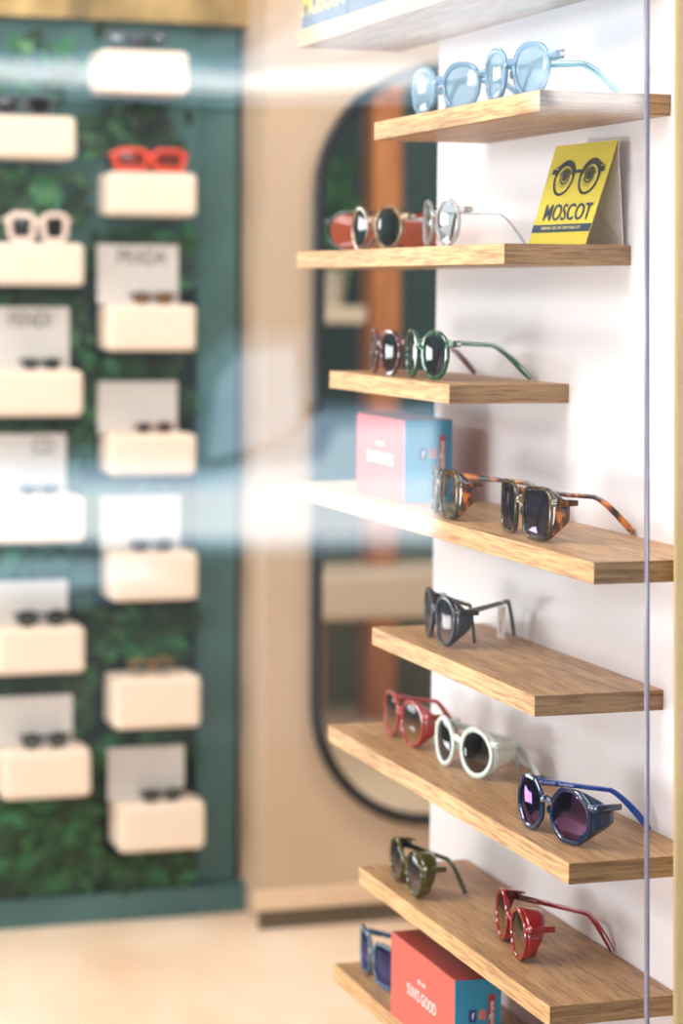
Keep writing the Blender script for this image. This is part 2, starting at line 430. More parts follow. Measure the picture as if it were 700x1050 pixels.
    # side shields
    if shield:
        for s in (1, -1):
            bm = bmesh.new(); ol = outline(shape, w-.1, h-.1, 48)
            lo_ = -100 if not shield_full else -150
            idx = [i for i in range(-24, 25) if lo_ <= i*7.5 <= (78 if not shield_full else 100)]
            rows = []
            for j in range(5):
                f = j/4; row = []
                for i in idx:
                    x, z = ol[i % 48]
                    px = sp/2+x; y0 = Y(px)+.15
                    tx = xh+.1-.0*f; tz = zh-.55+(z+cz-zh)*.38
                    g = f**1.15
                    if shield_full:
                        nx = px; nz = cz+z*(1-.12*g); yy = y0+shield*f*(.55+.45*max(0, z/(h/2)+.35))
                    else:
                        nx = px*(1-g*.75)+tx*g*.75; nz = (cz+z)*(1-g)+tz*g; yy = y0+shield*f
                    row.append(bm.verts.new((s*nx, yy, nz)))
                rows.append(row)
            for a, b in zip(rows, rows[1:]):
                for k in range(len(a)-1): bm.faces.new((a[k], a[k+1], b[k+1], b[k]))
            o = build('side_shield', bm, shield_mat or frame, root, smooth=True)
            md = o.modifiers.new('thickness', 'SOLIDIFY'); md.thickness = .14*S; md.offset = 0
            bm = bmesh.new()
            sweep(bm, [(s*(xh+.05), yh-.5, zh), (s*(xh+.12), yh+shield*.5, zh+.02), (s*(xh+.05), yh+shield*.95, zh)], [(.75, .42), (.7, .4), (.62, .36)], (0, 0, 1))
            build('shield_bar', bm, shield_mat or frame, root, smooth=True)
    if rivets:
        for q in (0, 1):
            bm = bmesh.new()
            bmesh.ops.create_uvsphere(bm, u_segments=8, v_segments=6, radius=.11)
            xo = sp/2+w/2+.18
            for v in bm.verts: v.co += Vector((xo+.33*q, Y(xo)-.05+.16*q, zh+.02))
            build('rivet', bm, rivets, root, smooth=True)
    return root

# ------------------------------------------------------------------ setting
SZ = {0: 167.35, 1: 152.87, 2: 137.18, 3: 121.28, 5: 105.31, 6: 89.46, 7: 73.72, 8: 57.43, 9: 41.69}
SY = {0: (317.1, 232), 1: (284.1, 230.9), 2: (316.9, 240.1), 3: (301.6, 256.4), 5: (316.1, 215.1), 6: (283.1, 229.7), 7: (301.1, 220.0), 8: (287.5, 224.3), 9: (297.9, 224)}
TH = 2.25
PY = 211.5           # plane of the shop window

def struct(name, lo, hi, m, bev=0):
    return tag(boxobj(name, lo, hi, m, bev), kind='structure')

struct('floor', (-420, 212, -4), (420, 482, 0), M['floor'])
struct('ceiling', (-420, 205, 262), (420, 500, 268), M['ceiling'])
struct('wall_left', (-428, 205, 0), (-420, 500, 262), M['room_side'])
struct('wall_display', (0, 213.5, 0), (7, 301.6, 262), M['white_wall'])
struct('wall_back', (-420, 484, 0), (26, 490, 262), M['green_panel'])
struct('trim_1', (13.6, 481.4, 0), (22, 484, 186), M['teal_frame'])
struct('trim_2', (-420, 478, 186), (24, 484, 262), M['gold'])
struct('trim_3', (-420, 480.5, 132), (13.6, 484, 186), M['teal_frame'])
struct('baseboard_back', (-420, 478, 0), (24, 484, 6), M['teal_frame'])
struct('wall_pillar', (23.6, 464, 0), (420, 492, 262), M['back_wall'])
struct('trim_4', (21.5, 462, 4.2), (420, 464, 8.2), M['ledge'])
struct('trim_5', (22.4, 463, 0), (420, 464, 4.2), M['plinth_dark'])
struct('wall_right', (420, 205, 0), (428, 500, 262), M['room_side'])
struct('wall_front', (7, 206, 0), (420, 212, 262), M['tealroom'])

# pale boxes on the green wall: right edge, top, bottom
L = [(-14.1, 165.8, 157.5), (-12.5, 140.8, 132.4), (-12.8, 115.5, 106.3), (-12.6, 90, 80.9), (-12.5, 63.6, 54.2), (-11.3, 38.5, 28.6)]
Rr = [(8.9, 179.4, 170.9), (10.7, 155.2, 146.6), (10.6, 128.7, 119.4), (10.7, 102.5, 94.1), (11.1, 78.3, 68.4), (11.8, 52.5, 41.9), (12.8, 26.1, 16.2)]
CARDS = [(-32, -14.5, 115.5, 12.6), (-32, -15.2, 90, 12.5), (-32, -15, 63.6, 9), (-32, -14, 38.5, 10.3), (-8.6, 8.2, 128.7, 12.2), (-8.6, 8.0, 102.5, 10.5), (-8.0, 8.6, 78.3, 11.2), (-6.6, 9.6, 26.1, 11.0)]
# leaves of the green wall: nobody could count them
bm = bmesh.new()
for i in range(6500):
    x = random.uniform(-60, 12); z = random.uniform(7, 184)
    if z > 120 and random.random() < (z-120)/75: continue
    if x > 4 and random.random() < (x-4)/9: continue
    y = random.uniform(478.2, 480.2); l = random.uniform(3, 7.5); wd = l*random.uniform(.35, .6)
    if any(a-18.2-l*.5 < x < a+l*.5 and c-l*.5 < z < b+l*.5 for a, b, c in L+Rr): continue
    mt = Matrix.Translation((x, y, z)) @ Matrix.Rotation(random.uniform(0, 6.28), 4, 'Y') @ Matrix.Rotation(random.uniform(-.3, .3), 4, 'X')
    vs = [bm.verts.new(mt @ Vector(p)) for p in ((0, 0, -l/2), (wd/2, -.15, -l*.1), (wd*.35, -.15, l*.25), (0, .1, l/2), (-wd*.35, -.15, l*.25), (-wd/2, -.15, -l*.1))]
    bm.faces.new(vs)
me = bpy.data.meshes.new('wall_foliage')
bmesh.ops.scale(bm, vec=(S, S, S), verts=bm.verts[:]); bm.to_mesh(me); bm.free(); me.materials.append(M['leaf'])
o = bpy.data.objects.new('wall_foliage', me); COL.objects.link(o)
tag(o, 'dark green leaves covering the back wall behind the small pale boxes', 'foliage', kind='stuff')

# window pane with polished edge, and the post right of it
w1 = tag(thing('window_1', (-200, PY, 0)), kind='structure')
EDGE = ((-12.14, 159.96), (-9.92, 58.98))
sl = (EDGE[0][0]-EDGE[1][0])/(EDGE[0][1]-EDGE[1][1])
ex = lambda z: EDGE[1][0]+sl*(z-EDGE[1][1])
bm = bmesh.new()
vs = [bm.verts.new((p[0]+200, 0, p[1])) for p in ((-420, 0), (ex(0), 0), (ex(262), 262), (-420, 262))]
bm.faces.new(vs); build('pane', bm, M['pane'], w1)
bm = bmesh.new()
sweep(bm, [(ex(0)+200, 0, 0), (ex(262)+200, 0, 262)], (.34, .8), (1, 0, 0))
build('pane_edge', bm, M['pane_edge'], w1)
bm = bmesh.new()
px_ = lambda z: ex(z)+3.14
v = []
for z in (0, 262):
    for (dx, dy) in ((0, -1.5), (20, -1.5), (20, 1.5), (0, 1.5)): v.append(bm.verts.new((px_(z)+dx, PY+dy-1, z)))
for f in ((0, 1, 2, 3), (4, 5, 6, 7), (0, 1, 5, 4), (1, 2, 6, 5), (2, 3, 7, 6), (3, 0, 4, 7)): bm.faces.new([v[i] for i in f])
tag(build('door_1', bm, M['post']), kind='structure')

# ------------------------------------------------------------------ oak shelves
shelf_lab = {0: 'topmost oak wall shelf, under the two navy lettered boxes',
             1: 'oak wall shelf carrying two pale blue clear eyeglasses',
             2: 'oak wall shelf carrying the yellow tent card',
             3: 'short oak wall shelf carrying green and plum round glasses',
             5: 'oak wall shelf carrying tortoiseshell sunglasses and a hazy pink and blue carton',
             6: 'oak wall shelf carrying only one dark round pair of sunglasses',
             7: 'oak wall shelf carrying brick, white and navy sunglasses in a row',
             8: 'oak wall shelf carrying olive and bright red round sunglasses',
             9: 'lowest oak wall shelf, carrying steel blue sunglasses and a red carton'}
for k in SZ:
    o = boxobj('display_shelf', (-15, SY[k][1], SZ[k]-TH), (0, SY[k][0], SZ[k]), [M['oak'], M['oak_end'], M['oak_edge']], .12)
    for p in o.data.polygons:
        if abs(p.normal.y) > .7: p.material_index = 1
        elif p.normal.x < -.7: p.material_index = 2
    tag(o, shelf_lab[k], 'shelf', 'oak shelves on the white wall')

# ------------------------------------------------------------------ eyewear on the shelves
G = 'eyewear on the oak shelves'
make_glasses('eyeglasses', 'pale blue clear eyeglasses with teal temple, nearest the corner of the high shelf', 'glasses', (-12.5, 245.3, SZ[1]), -85,
             M['f_crystal_blue'], M['l_ice'], 'panto', 6.8, 6.0, 8.4, temple=M['f_teal'], tall=1.25, far_tip=(-1.2, 240.2), group=G, rim=.6)
make_glasses('eyeglasses', 'pale blue clear eyeglasses at the far left end of the high shelf', 'glasses', (-12.5, 267.5, SZ[1]), -79,
             M['f_crystal_blue'], M['l_ice'], 'panto', 6.8, 5.8, 8.4, temple=M['f_crystal_blue'], far_tip=(-2.5, 262), group=G, rim=.6)
make_glasses('sunglasses', 'thin black frame sunglasses with amber orange lenses, behind the champagne pair', 'sunglasses', (-5.4, 307.5, SZ[2]), -26,
             M['f_black'], M['l_amber'], 'aviator', 7.2, 5.6, 8.6, rim=.42, dep=.3, metal=True, temple=M['goldmetal'], near_fold=80, far_fold=70, far_len=12, brow=True, group=G)
make_glasses('sunglasses', 'champagne frame sunglasses with dark green round lenses in front of amber lenses', 'sunglasses', (-12.5, 291.8, SZ[2]), -82,
             M['f_champagne'], M['l_green'], 'round', 6.2, 5.6, 8.0, rim=.4, temple=M['f_crystal'], far_tip=(-3.2, 287), group=G)
make_glasses('eyeglasses', 'colourless crystal round eyeglasses with thin metal temple left of the yellow card', 'glasses', (-12.5, 268.5, SZ[2]), -93.5,
             M['f_crystal'], M['l_clear'], 'round', 6.5, 5.8, 8.0, metal=False, temple=M['steel'], far_tip=(-2.6, 264), tall=.36, bend=.72, group=G)
make_glasses('sunglasses', 'bottle green frame round sunglasses at near end of the short shelf', 'sunglasses', (-12.5, 273, SZ[3]), -90,
             M['f_green'], M['l_smoke'], 'panto', 6.5, 6.0, 8.2, far_tip=(-1.3, 265.3), group=G)
make_glasses('sunglasses', 'plum frame round sunglasses left of the bottle green pair', 'sunglasses', (-12.5, 288.3, SZ[3]), -94.5,
             M['f_plum'], M['l_smoke'], 'panto', 6.3, 5.8, 8.0, far_tip=(-1.5, 283), group=G)
make_glasses('sunglasses', 'tortoiseshell square sunglasses with side shields at near end of the middle shelf', 'sunglasses', (-12.7, 240.0, SZ[5]), -93,
             M['f_tortolive'], M['l_violet'], 'square', 7.0, 5.9, 9.0, temple=M['f_tort'], far_tip=(-.4, 237.2), shield=1.7, rim=.42, shield_mat=M['f_tort'], group=G, wrap=.012)
make_glasses('sunglasses', 'tortoiseshell shielded sunglasses seen edge-on beside the pink and blue carton', 'sunglasses', (-12.9, 264.8, SZ[5]), -100,
             M['f_tortolive'], M['l_clear'], 'square', 7.0, 5.9, 9.0, temple=M['f_tort'], far_tip=(-1.0, 254), shield=1.7, rim=.42, shield_mat=M['f_tort'], group=G, wrap=.012)
make_glasses('sunglasses', 'ink blue round sunglasses with side shields and a white price tag, alone on their shelf', 'sunglasses', (-11.5, 269.5, SZ[6]), -96.5,
             M['f_inkblue'], M['l_rose'], 'panto', 6.7, 6.1, 8.3, temple=M['f_olivedark'], near_tip=(-.9, 270.0), far_fold=84, far_len=12.6, shield=1.7, wrap=.012, rivets=M['steel'], bend=.86, hinge_mat=M['goldmetal'], rise=.2, group=G, near_fold=None)
make_glasses('sunglasses', 'brick red shielded sunglasses with brown lenses behind the white pair', 'sunglasses', (-9.6, 287.1, SZ[7]), -89.4,
             M['f_brick'], M['l_brown'], 'panto', 6.7, 6.0, 7.9, far_tip=(-.6, 290.5), shield=1.8, wrap=.01, group=G)
make_glasses('sunglasses', 'white round sunglasses with white side shields in the middle of their shelf', 'sunglasses', (-9.45, 266.7, SZ[7]), -83.5,
             M['f_white'], M['l_smoke'], 'round', 6.7, 6.2, 8.3, far_fold=78, far_len=17.5, near_tip=(-3.2, 262.5), shield=2.6, rivets=M['ink'], rim=.62, group=G)
make_glasses('sunglasses', 'navy octagonal sunglasses with purple mirrored lenses and open royal blue temple', 'sunglasses', (-12.45, 231.75, SZ[7]), -82.3,
             M['f_navy'], M['l_purple'], 'octo', 6.8, 6.1, 8.2, temple=M['f_royal'], far_tip=(-.9, 230.6), shield=2.3, rivets=M['steel'], lettering="SUN'S GOOD   handmade", group=G)
make_glasses('sunglasses', 'translucent olive green round sunglasses with round side shields', 'sunglasses', (-13.0, 275.2, SZ[8]), -93.6,
             M['f_olive'], M['l_rose'], 'round', 6.3, 5.6, 8.0, temple=M['f_moss'], far_tip=(-7.0, 269.7), shield=1.9, wrap=.004, shield_full=True, rivets=M['steel'], bend=.74, group=G)
make_glasses('sunglasses', 'bright red round sunglasses with brown lenses and one open red temple', 'sunglasses', (-10.8, 245.8, SZ[8]), -99,
             M['f_red'], M['l_brown'], 'round', 6.6, 5.9, 8.3, far_tip=(-.4, 240.6), shield=2.1, wrap=.004, shield_full=True, rivets=M['steel'], lettering="SUN'S GOOD", bend=.76, group=G)
make_glasses('sunglasses', 'steel blue sunglasses with indigo lenses beside the red carton on the lowest shelf', 'sunglasses', (-12.45, 289, SZ[9]), -90.7,
             M['f_steelblue'], M['l_indigo'], 'square', 6.8, 5.9, 8.3, far_tip=(-2.0, 286), group=G)

# price tags hanging on temples
def price_tag(loc, rot, wd, ht, label, marks=False):
    t = thing('price_tag', loc, rot, label=label, cat='tag')
    bm = bmesh.new(); bx(bm, (-wd/2, -.03, -ht), (wd/2, .03, -.25), 0)
    build('tag_card', bm, M['paper'], t)
    bm = bmesh.new()
    ring = [(math.cos(a)*.42, 0, math.sin(a)*.5) for a in [i*math.pi/6 for i in range(12)]]
    sweep(bm, ring, (.1, .1), [(p[0], 0, p[2]) for p in ring], closed=True)
    build('tag_loop', bm, M['paper'], t, smooth=True)
    if marks:
        bm = bmesh.new()
        for i in range(6): bx(bm, (-wd*.25, -.05, -ht*.45-i*.28-.1), (wd*.1, -.03, -ht*.45-i*.28))
        build('printed_bars', bm, M['ink'], t)
price_tag((-3.9, 266.9, SZ[6]+4.5), -60, 1.2, 4.1, 'white price tag hanging from the dark olive temple', True)

# ------------------------------------------------------------------ tent card
BL = Vector((-6.9, 253, SZ[2]+.05)); BR = Vector((-5.1, 241, SZ[2]+.05)); TL = Vector((-3.6, 253, 148.6)); TR = Vector((-1.4, 241, 148.7))
tc = thing('tent_card', (0, 0, 0), label='yellow folded tent card with drawn eyes in glasses, standing on a shelf', cat='card')
def slab(name, q, th, m, parent):
    n = (q[1]-q[0]).cross(q[3]-q[0]).normalized()
    bm = bmesh.new(); v = [bm.verts.new(p+n*k) for k in (0, -th) for p in q]
    for f in ((0, 1, 2, 3), (7, 6, 5, 4), (0, 1, 5, 4), (1, 2, 6, 5), (2, 3, 7, 6), (3, 0, 4, 7)): bm.faces.new([v[i] for i in f])
    return build(name, bm, m, parent)
face = slab('printed_face', [BL, BR, TR, TL], .08, M['yellow'], tc)
tc['label'] = 'yellow folded tent card printed with two eyes behind black glasses, on an oak shelf'
slab('back_flap', [BR+Vector((4.6, 0, 0)), BL+Vector((6.3, 0, 0)), TL+Vector((.05, 0, 0)), TR+Vector((.05, 0, 0))], .08, M['paper'], tc)
U = (BR-BL); V = (TL-BL); Nf = U.cross(V).normalized()
W_, H_ = U.length, V.length
def FP(u, v, lift=.06): return BL+U*u+V*v+((TR-TL)-U)*u*v+Nf*lift
def flat(name, polys, m, parent, lift=.06):
    """polys in card units (u 0..1, v 0..1)"""
    bm = bmesh.new()
    for pl in polys: bm.faces.new([bm.verts.new(FP(u, v, lift)) for u, v in pl])
    return build(name, bm, m, parent)
def ringpoly(cu, cv, a, b, th, n=28, fn=None):
    out = []
    P = []
    for i in range(n+1):
        t = 2*math.pi*i/n; c, s_ = math.cos(t), math.sin(t); P.append((c, s_, th(t) if callable(th) else th))
    for p, q in zip(P, P[1:]):
        out.append([(cu+p[0]*a, cv+p[1]*b*.94*H2), (cu+q[0]*a, cv+q[1]*b*.94*H2), (cu+q[0]*(a-q[2]), cv+q[1]*(b-q[2])*.94*H2), (cu+p[0]*(a-p[2]), cv+p[1]*(b-p[2])*.94*H2)])
    return out
H2 = W_/H_
pol = []
for cu in (.30, .72):
    pol += ringpoly(cu, .66, .165, .185, lambda t: .028+.035*max(0, math.sin(t)))
pol.append([(.455, .70), (.565, .70), (.565, .735), (.455, .735)])
pol.append([(.08, .755), (.17, .745), (.17, .70), (.08, .70)]); pol.append([(.93, .755), (.85, .745), (.85, .70), (.93, .70)])
pol.append([(.09, .755), (.2, .80), (.4, .80), (.45, .76), (.4, .785), (.2, .775)]); pol.append([(.93, .755), (.82, .80), (.62, .80), (.57, .76), (.62, .785), (.82, .775)])
flat('drawn_glasses', pol, M['ink'], face)
pol = []
for cu in (.31, .71):
    pol += ringpoly(cu, .665, .075, .07, .016, 20); pol += ringpoly(cu, .67, .042, .046, .042, 16)
    for dv in (0, .022, .045):
        for i in range(8):
            f = lambda t: (cu-.1+.2*t, .735+dv*.5-.06*(2*t-1)**2-dv*.1)
            a, b = f(i/8), f((i+1)/8); pol.append([a, b, (b[0], b[1]+.006), (a[0], a[1]+.006)])
            f = lambda t: (cu-.09+.18*t, .605-dv*.9+.045*(2*t-1)**2)
            a, b = f(i/8), f((i+1)/8); pol.append([a, b, (b[0], b[1]+.005), (a[0], a[1]+.005)])
flat('drawn_eyes', pol, M['ink'], face, .05)
text_obj('lettering', 'MOSCOT', 2.75, axes(FP(.53, .31, .07), U, V), M['navyink'], face, bold=.02, width=.86)
flat('printed_band', [[(0, .125), (1, .125), (1, .20), (0, .20)]], M['navyink'], face, .04)
text_obj('small_lettering', 'EYEWEAR  EST. 1915  NEW YORK CITY', .48, axes(FP(.5, .162, .08), U, V), M['lightyellow'], face, bold=.006)

# ------------------------------------------------------------------ cartons
def carton(x0, x1, y0, y1, z, h, label):
    t = thing('eyewear_carton', (x0, y0, z), label=label, cat='box', group='red and blue cartons')
    X, Y = x1-x0, y1-y0
    bm = bmesh.new(); bx(bm, (0, .12, 0), (X, Y, h-.08), .08, 1); b = build('carton_body', bm, M['redbox'], t)
    bm = bmesh.new(); bx(bm, (.05, .1, h-.1), (X-.05, Y-.05, h), .03, 1); build('lid', bm, M['redtop'], t)
    bm = bmesh.new(); bx(bm, (.02, 0, .05), (X-.02, .14, h-.05), .04, 1); e = build('end_panel', bm, M['bluebox'], t)
    text_obj('lettering', "SUN'S GOOD", 2.0, axes((-.02, Y*.5, h*.48), (0, -1, 0), (0, 0, 1)), M['whiteink'], b, bold=.012, width=.85)
    text_obj('small_lettering', 'EST. 2017', .7, axes((-.02, Y*.5, h*.66), (0, -1, 0), (0, 0, 1)), M['whiteink'], b, bold=.01)
    bm = bmesh.new(); bx(bm, (X*.30, -.03, h*.52), (X*.46, .02, h*.66), .05, 1); k = build('icon', bm, M['fbblue'], e)
    text_obj('icon_letter', 'f', 1.1, axes((X*.385, -.05, h*.585), (1, 0, 0), (0, 0, 1)), M['whiteink'], k, bold=.02)
    bm = bmesh.new(); bx(bm, (X*.52, -.03, h*.54), (X*.66, .02, h*.65), .12, 2); build('icon', bm, M['iconpink'], e)
    bm = bmesh.new(); bx(bm, (X*.72, -.03, h*.18), (X*.86, .02, h*.82), .06, 1); l = build('red_strip', bm, M['redlabel'], e)
    text_obj('strip_lettering', 'seeGoodBruns', .85, axes((X*.79, -.05, h*.5), (0, 0, 1), (-1, 0, 0)), M['whiteink'], l, bold=.012)
    return t
carton(-11.6, -5.2, 281, 300, SZ[5], 10.5, 'hazy pink carton with pale blue end on the middle shelf')
carton(-15.0, -9.2, 252, 274.5, SZ[9], 10.6, 'red carton with bright blue end on the lowest shelf')
def navy_box(y0, y1, words, m, label, h=8.5):
    t = thing('lettered_box', (-14.6, y0, SZ[0]), label=label, cat='box')
    bm = bmesh.new(); bx(bm, (0, 0, 0), (7, y1-y0, h), .1, 1); b = build('box_body', bm, M['navybox'], t)
    for i, (wd, sz, zz) in enumerate(words):
        text_obj('lettering', wd, sz, axes((-.03, (y1-y0)/2, zz), (0, -1, 0), (0, 0, 1)), m, b, bold=.04)
navy_box(296.6, 316.4, [('MOSCOT', 4.6, 3.2)], M['yellowink'], 'navy box with yellow lettering at the left end of the topmost shelf')
navy_box(270, 296.2, [('EYEWEAR', 4.0, 3.4)], M['lightyellow'], 'navy box with pale lettering, right of the yellow lettered one')

# ------------------------------------------------------------------ small ledge boxes on the green wall
def wall_box(x1, zt, zb, label):
    o = boxobj('display_box', (x1-18.2, 470, zb), (x1, 481.9, zt), M['cream'], 1.1)
    return tag(o, label, 'shelf', 'pale boxes on the green wall')
def back_card(x0, x1, z, h, label, words=None):
    t = thing('brand_card', (x0, 476, z), label=label, cat='card', group='grey cards behind the far glasses')
    bm = bmesh.new(); bx(bm, (0, 0, 0), (x1-x0, 1, h), .1, 1); b = build('card_panel', bm, M['card'], t)
    if words: text_obj('lettering', words, 4.3, axes(((x1-x0)*(.54 if len(words) > 2 else .72), -.06, h-2.7), (1, 0, 0), (0, 0, 1)), M['greyink'], b, bold=.012, width=.76)
FG = 'glasses on the pale boxes'
def far_glasses(x, z, fr, ln, label, shape='panto', w=6.6, h=4.8, y=472.2, kind='sunglasses', sp=7.9, metal=False, rim=None):
    make_glasses(kind, label, 'glasses' if kind == 'eyeglasses' else 'sunglasses', (x, y, z), 0, fr, ln, shape, w, h, sp, near_fold=84, near_len=sp+w-2, far_fold=84, far_len=sp+w-2,
                 detail=20, pads=False, group=FG, metal=metal, rim=rim or (.5 if not metal else .28), dep=.5 if not metal else .3, bend=.7, tall=h/6)
lw = ['topmost pale box of the left column, under grey plum glasses', 'pale box of the left column under the blush white sunglasses', 'pale box of the left column below the FENDI card',
      'pale box of the left column, fourth from top, in the white reflection', 'pale box of the left column, second from the bottom', 'lowest pale box of the left column']
rw = ['topmost pale box of the right column', 'pale box of the right column under bright orange sunglasses', 'pale box of the right column below the lettered grey card, third from top',
      'pale box of the right column under gold glasses, fourth from top', 'pale box of the right column, third from the bottom', 'pale box of the right column with no card behind, second from bottom', 'lowest pale box of the right column']
for (x, a, b), t in zip(L, lw): wall_box(x, a, b, t)
for (x, a, b), t in zip(Rr, rw): wall_box(x, a, b, t)
back_card(-32, -14.5, 115.5, 12.6, 'grey card lettered FENDI behind dark glasses', 'FENDI')
back_card(-32, -15.2, 90, 12.5, 'grey card of the left column, in the white reflection', 'CD')
back_card(-32, -15, 63.6, 9, 'blank grey card of the left column, second from the bottom')
back_card(-32, -14, 38.5, 10.3, 'blank grey card of the left column, lowest')
back_card(-8.6, 8.2, 128.7, 12.2, 'grey lettered card on the right column, highest of its cards', 'PRADA')
back_card(-8.6, 8.0, 102.5, 10.5, 'grey card behind gold glasses on the right column')
back_card(-8.0, 8.6, 78.3, 11.2, 'grey card on the right column, in the white reflection')
back_card(-6.6, 9.6, 26.1, 11.0, 'blank grey card on the lowest box of the right column')
far_glasses(-24.5, 165.8, M['f_greyplum'], M['l_smoke'], 'grey plum glasses on the topmost left box', w=5.6, h=4.2, sp=6.6)
far_glasses(-21.5, 140.8, M['f_blush'], M['l_smoke'], 'blush white thick sunglasses on a left column box', 'square', w=5.8, h=6.2, sp=6.6, rim=1.1)
far_glasses(-21, 115.5, M['f_black'], M['l_green'], 'dark glasses in front of the FENDI card', w=3.4, h=2.6, sp=4.3)
far_glasses(-21.5, 90, M['f_black'], M['l_smoke'], 'dark glasses of the left column, in the white reflection', w=3.4, h=2.6, sp=4.3)
far_glasses(-21, 63.6, M['f_black'], M['l_green'], 'black sunglasses of the left column, second from the bottom', 'round', w=4.5, h=3.6, sp=6.0)
far_glasses(-20.5, 38.5, M['f_black'], M['l_green'], 'black sunglasses of the left column, lowest', 'round', w=4.2, h=3.6, sp=5.4)
far_glasses(-1.2, 179.4, M['f_greyplum'], M['l_clear'], 'grey plum glasses on the topmost right box', w=5.4, h=4.0, sp=6.4, kind='eyeglasses')
far_glasses(1.4, 155.2, M['f_orange'], M['l_orange'], 'bright orange sunglasses on a right column box', 'square', w=7.2, h=4.9, sp=7.8, rim=.8)
far_glasses(2.0, 128.7, M['f_brown'], M['l_brown'], 'dark brown glasses in front of the upper lettered card on the right', w=3.8, h=2.7, sp=4.8)
far_glasses(2.2, 102.5, M['goldmetal'], M['l_violet'], 'gold framed glasses in front of a grey card on the right', 'round', w=3.6, h=2.6, sp=4.4, metal=True)
far_glasses(1.8, 78.3, M['f_brown'], M['l_smoke'], 'dark glasses of the right column, third box from the bottom', w=3.9, h=2.8, sp=4.9)
far_glasses(1.8, 52.5, M['goldmetal'], M['l_clear'], 'thin gold round glasses on the box with no card', 'round', w=4.0, h=4.0, sp=4.6, metal=True, kind='eyeglasses')
far_glasses(4.0, 26.1, M['f_black'], M['l_green'], 'dark sunglasses on the lowest box of the right column', w=4.0, h=3.0, sp=4.6)

# ------------------------------------------------------------------ tall round-ended mirror on the sand wall
t = thing('wall_mirror', (60, 463.6, 99), label='tall round ended mirror with black frame on the sand coloured wall', cat='mirror')
def stadium(w, h, n=20):
    r = w/2; p = []
    for i in range(n+1):
        a = math.pi*i/n; p.append((r*math.cos(a), h/2-r+r*math.sin(a)))
    for i in range(n+1):
        a = math.pi+math.pi*i/n; p.append((r*math.cos(a), -h/2+r+r*math.sin(a)))
    return p
st = stadium(52, 156)
bm = bmesh.new(); sweep(bm, [(x, -1.2, z) for x, z in st], (2.4, 2.4), [(x, 0, max(-1, min(1, z/20)) if abs(z) > 52 else 0) if abs(x) > 1 else (0, 0, z) for x, z in st], closed=True)
build('mirror_frame', bm, M['black_metal'], t, smooth=True)
bm = bmesh.new(); bm.faces.new([bm.verts.new((x, -.8, z)) for x, z in stadium(50.5, 154.5)])
build('mirror_glass', bm, M['mirror'], t)

# ------------------------------------------------------------------ the room behind the display wall (seen in the mirror)
struct('trim_6', (122, 228, 0), (131, 238, 262), M['orange_wood'])
struct('trim_7', (60, 212, 0), (200, 215, 56), M['olive_panel'])
o = boxobj('wall_shelf', (102, 212.2, 122), (121, 236, 127), M['cream'], .4); tag(o, 'pale horizontal shelf reflected in the tall mirror, below the green leaves', 'shelf')
t = thing('low_bench', (120, 244, 0), label='white low bench reflected brightly in the lower part of the tall mirror', cat='bench')
boxobj('seat', (-24, -16, 34), (32, 16, 48), M['cream'], 2, t)
for x in (-20, 28):
    for y in (-12, 12): boxobj('leg', (x-1.5, y-1.5, 0), (x+1.5, y+1.5, 34.5), M['orange_wood'], .3, t)
tp = thing('potted_plant', (111, 226, 127), label='green leafy plant reflected in the upper part of the tall mirror', cat='plant')
bm = bmesh.new()
for i in range(160):
    a = random.uniform(0, 6.28); rr = random.uniform(1, 12); zz = random.uniform(8, 44); l = random.uniform(5, 10)
    mt = Matrix.Translation((math.cos(a)*rr, math.sin(a)*rr*.7, zz)) @ Matrix.Rotation(random.uniform(0, 6.28), 4, 'Z') @ Matrix.Rotation(random.uniform(-1, 1), 4, 'X')
    bm.faces.new([bm.verts.new(mt @ Vector(p)) for p in ((0, 0, -l/2), (l*.2, 0, 0), (0, 0, l/2), (-l*.2, 0, 0))])
M['plantleaf'] = ramp_mat('plant_leaf', 8, [(.3, srgb(24, 92, 40)), (.7, srgb(84, 168, 80))], rough=.4, island=True)
build('foliage', bm, M['plantleaf'], tp)
bm = bmesh.new(); bmesh.ops.create_cone(bm, cap_ends=True, segments=24, radius1=5, radius2=7, depth=11, matrix=Matrix.Translation((0, 0, 5.5))); build('pot', bm, M['pot'], tp, smooth=True)

# ------------------------------------------------------------------ the street outside (seen only as reflections in the pane)
struct('floor.001', (-800, -620, -6), (900, 205, -3), M['asphalt'])
FY = 2*PY-910
struct('wall_street', (-400, FY-30, -10), (800, FY-9, 420), M['out_dark'])
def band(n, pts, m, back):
    """band added on the opposite facade to shape the pane reflection, outline in centimetres along and up the street front; dimmer ones behind soften its edges"""
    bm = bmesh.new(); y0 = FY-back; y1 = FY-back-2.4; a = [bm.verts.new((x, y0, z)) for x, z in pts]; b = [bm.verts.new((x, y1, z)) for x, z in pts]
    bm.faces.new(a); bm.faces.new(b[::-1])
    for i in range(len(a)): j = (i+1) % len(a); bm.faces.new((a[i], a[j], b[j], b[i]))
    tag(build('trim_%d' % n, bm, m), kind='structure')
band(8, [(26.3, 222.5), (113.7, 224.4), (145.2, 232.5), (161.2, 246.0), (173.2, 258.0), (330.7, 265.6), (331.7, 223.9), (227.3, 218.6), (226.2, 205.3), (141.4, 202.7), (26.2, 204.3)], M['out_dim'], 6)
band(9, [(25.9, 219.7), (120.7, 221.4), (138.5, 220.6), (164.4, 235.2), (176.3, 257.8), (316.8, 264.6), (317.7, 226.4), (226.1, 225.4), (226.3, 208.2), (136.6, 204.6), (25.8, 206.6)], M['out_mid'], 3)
band(10, [(25.4, 216.9), (92.9, 217.9), (137.7, 215.8), (175.7, 219.4), (216.7, 222.4), (221.0, 213.3), (135.7, 208.5), (25.4, 210.3)], M['out_white'], 0)
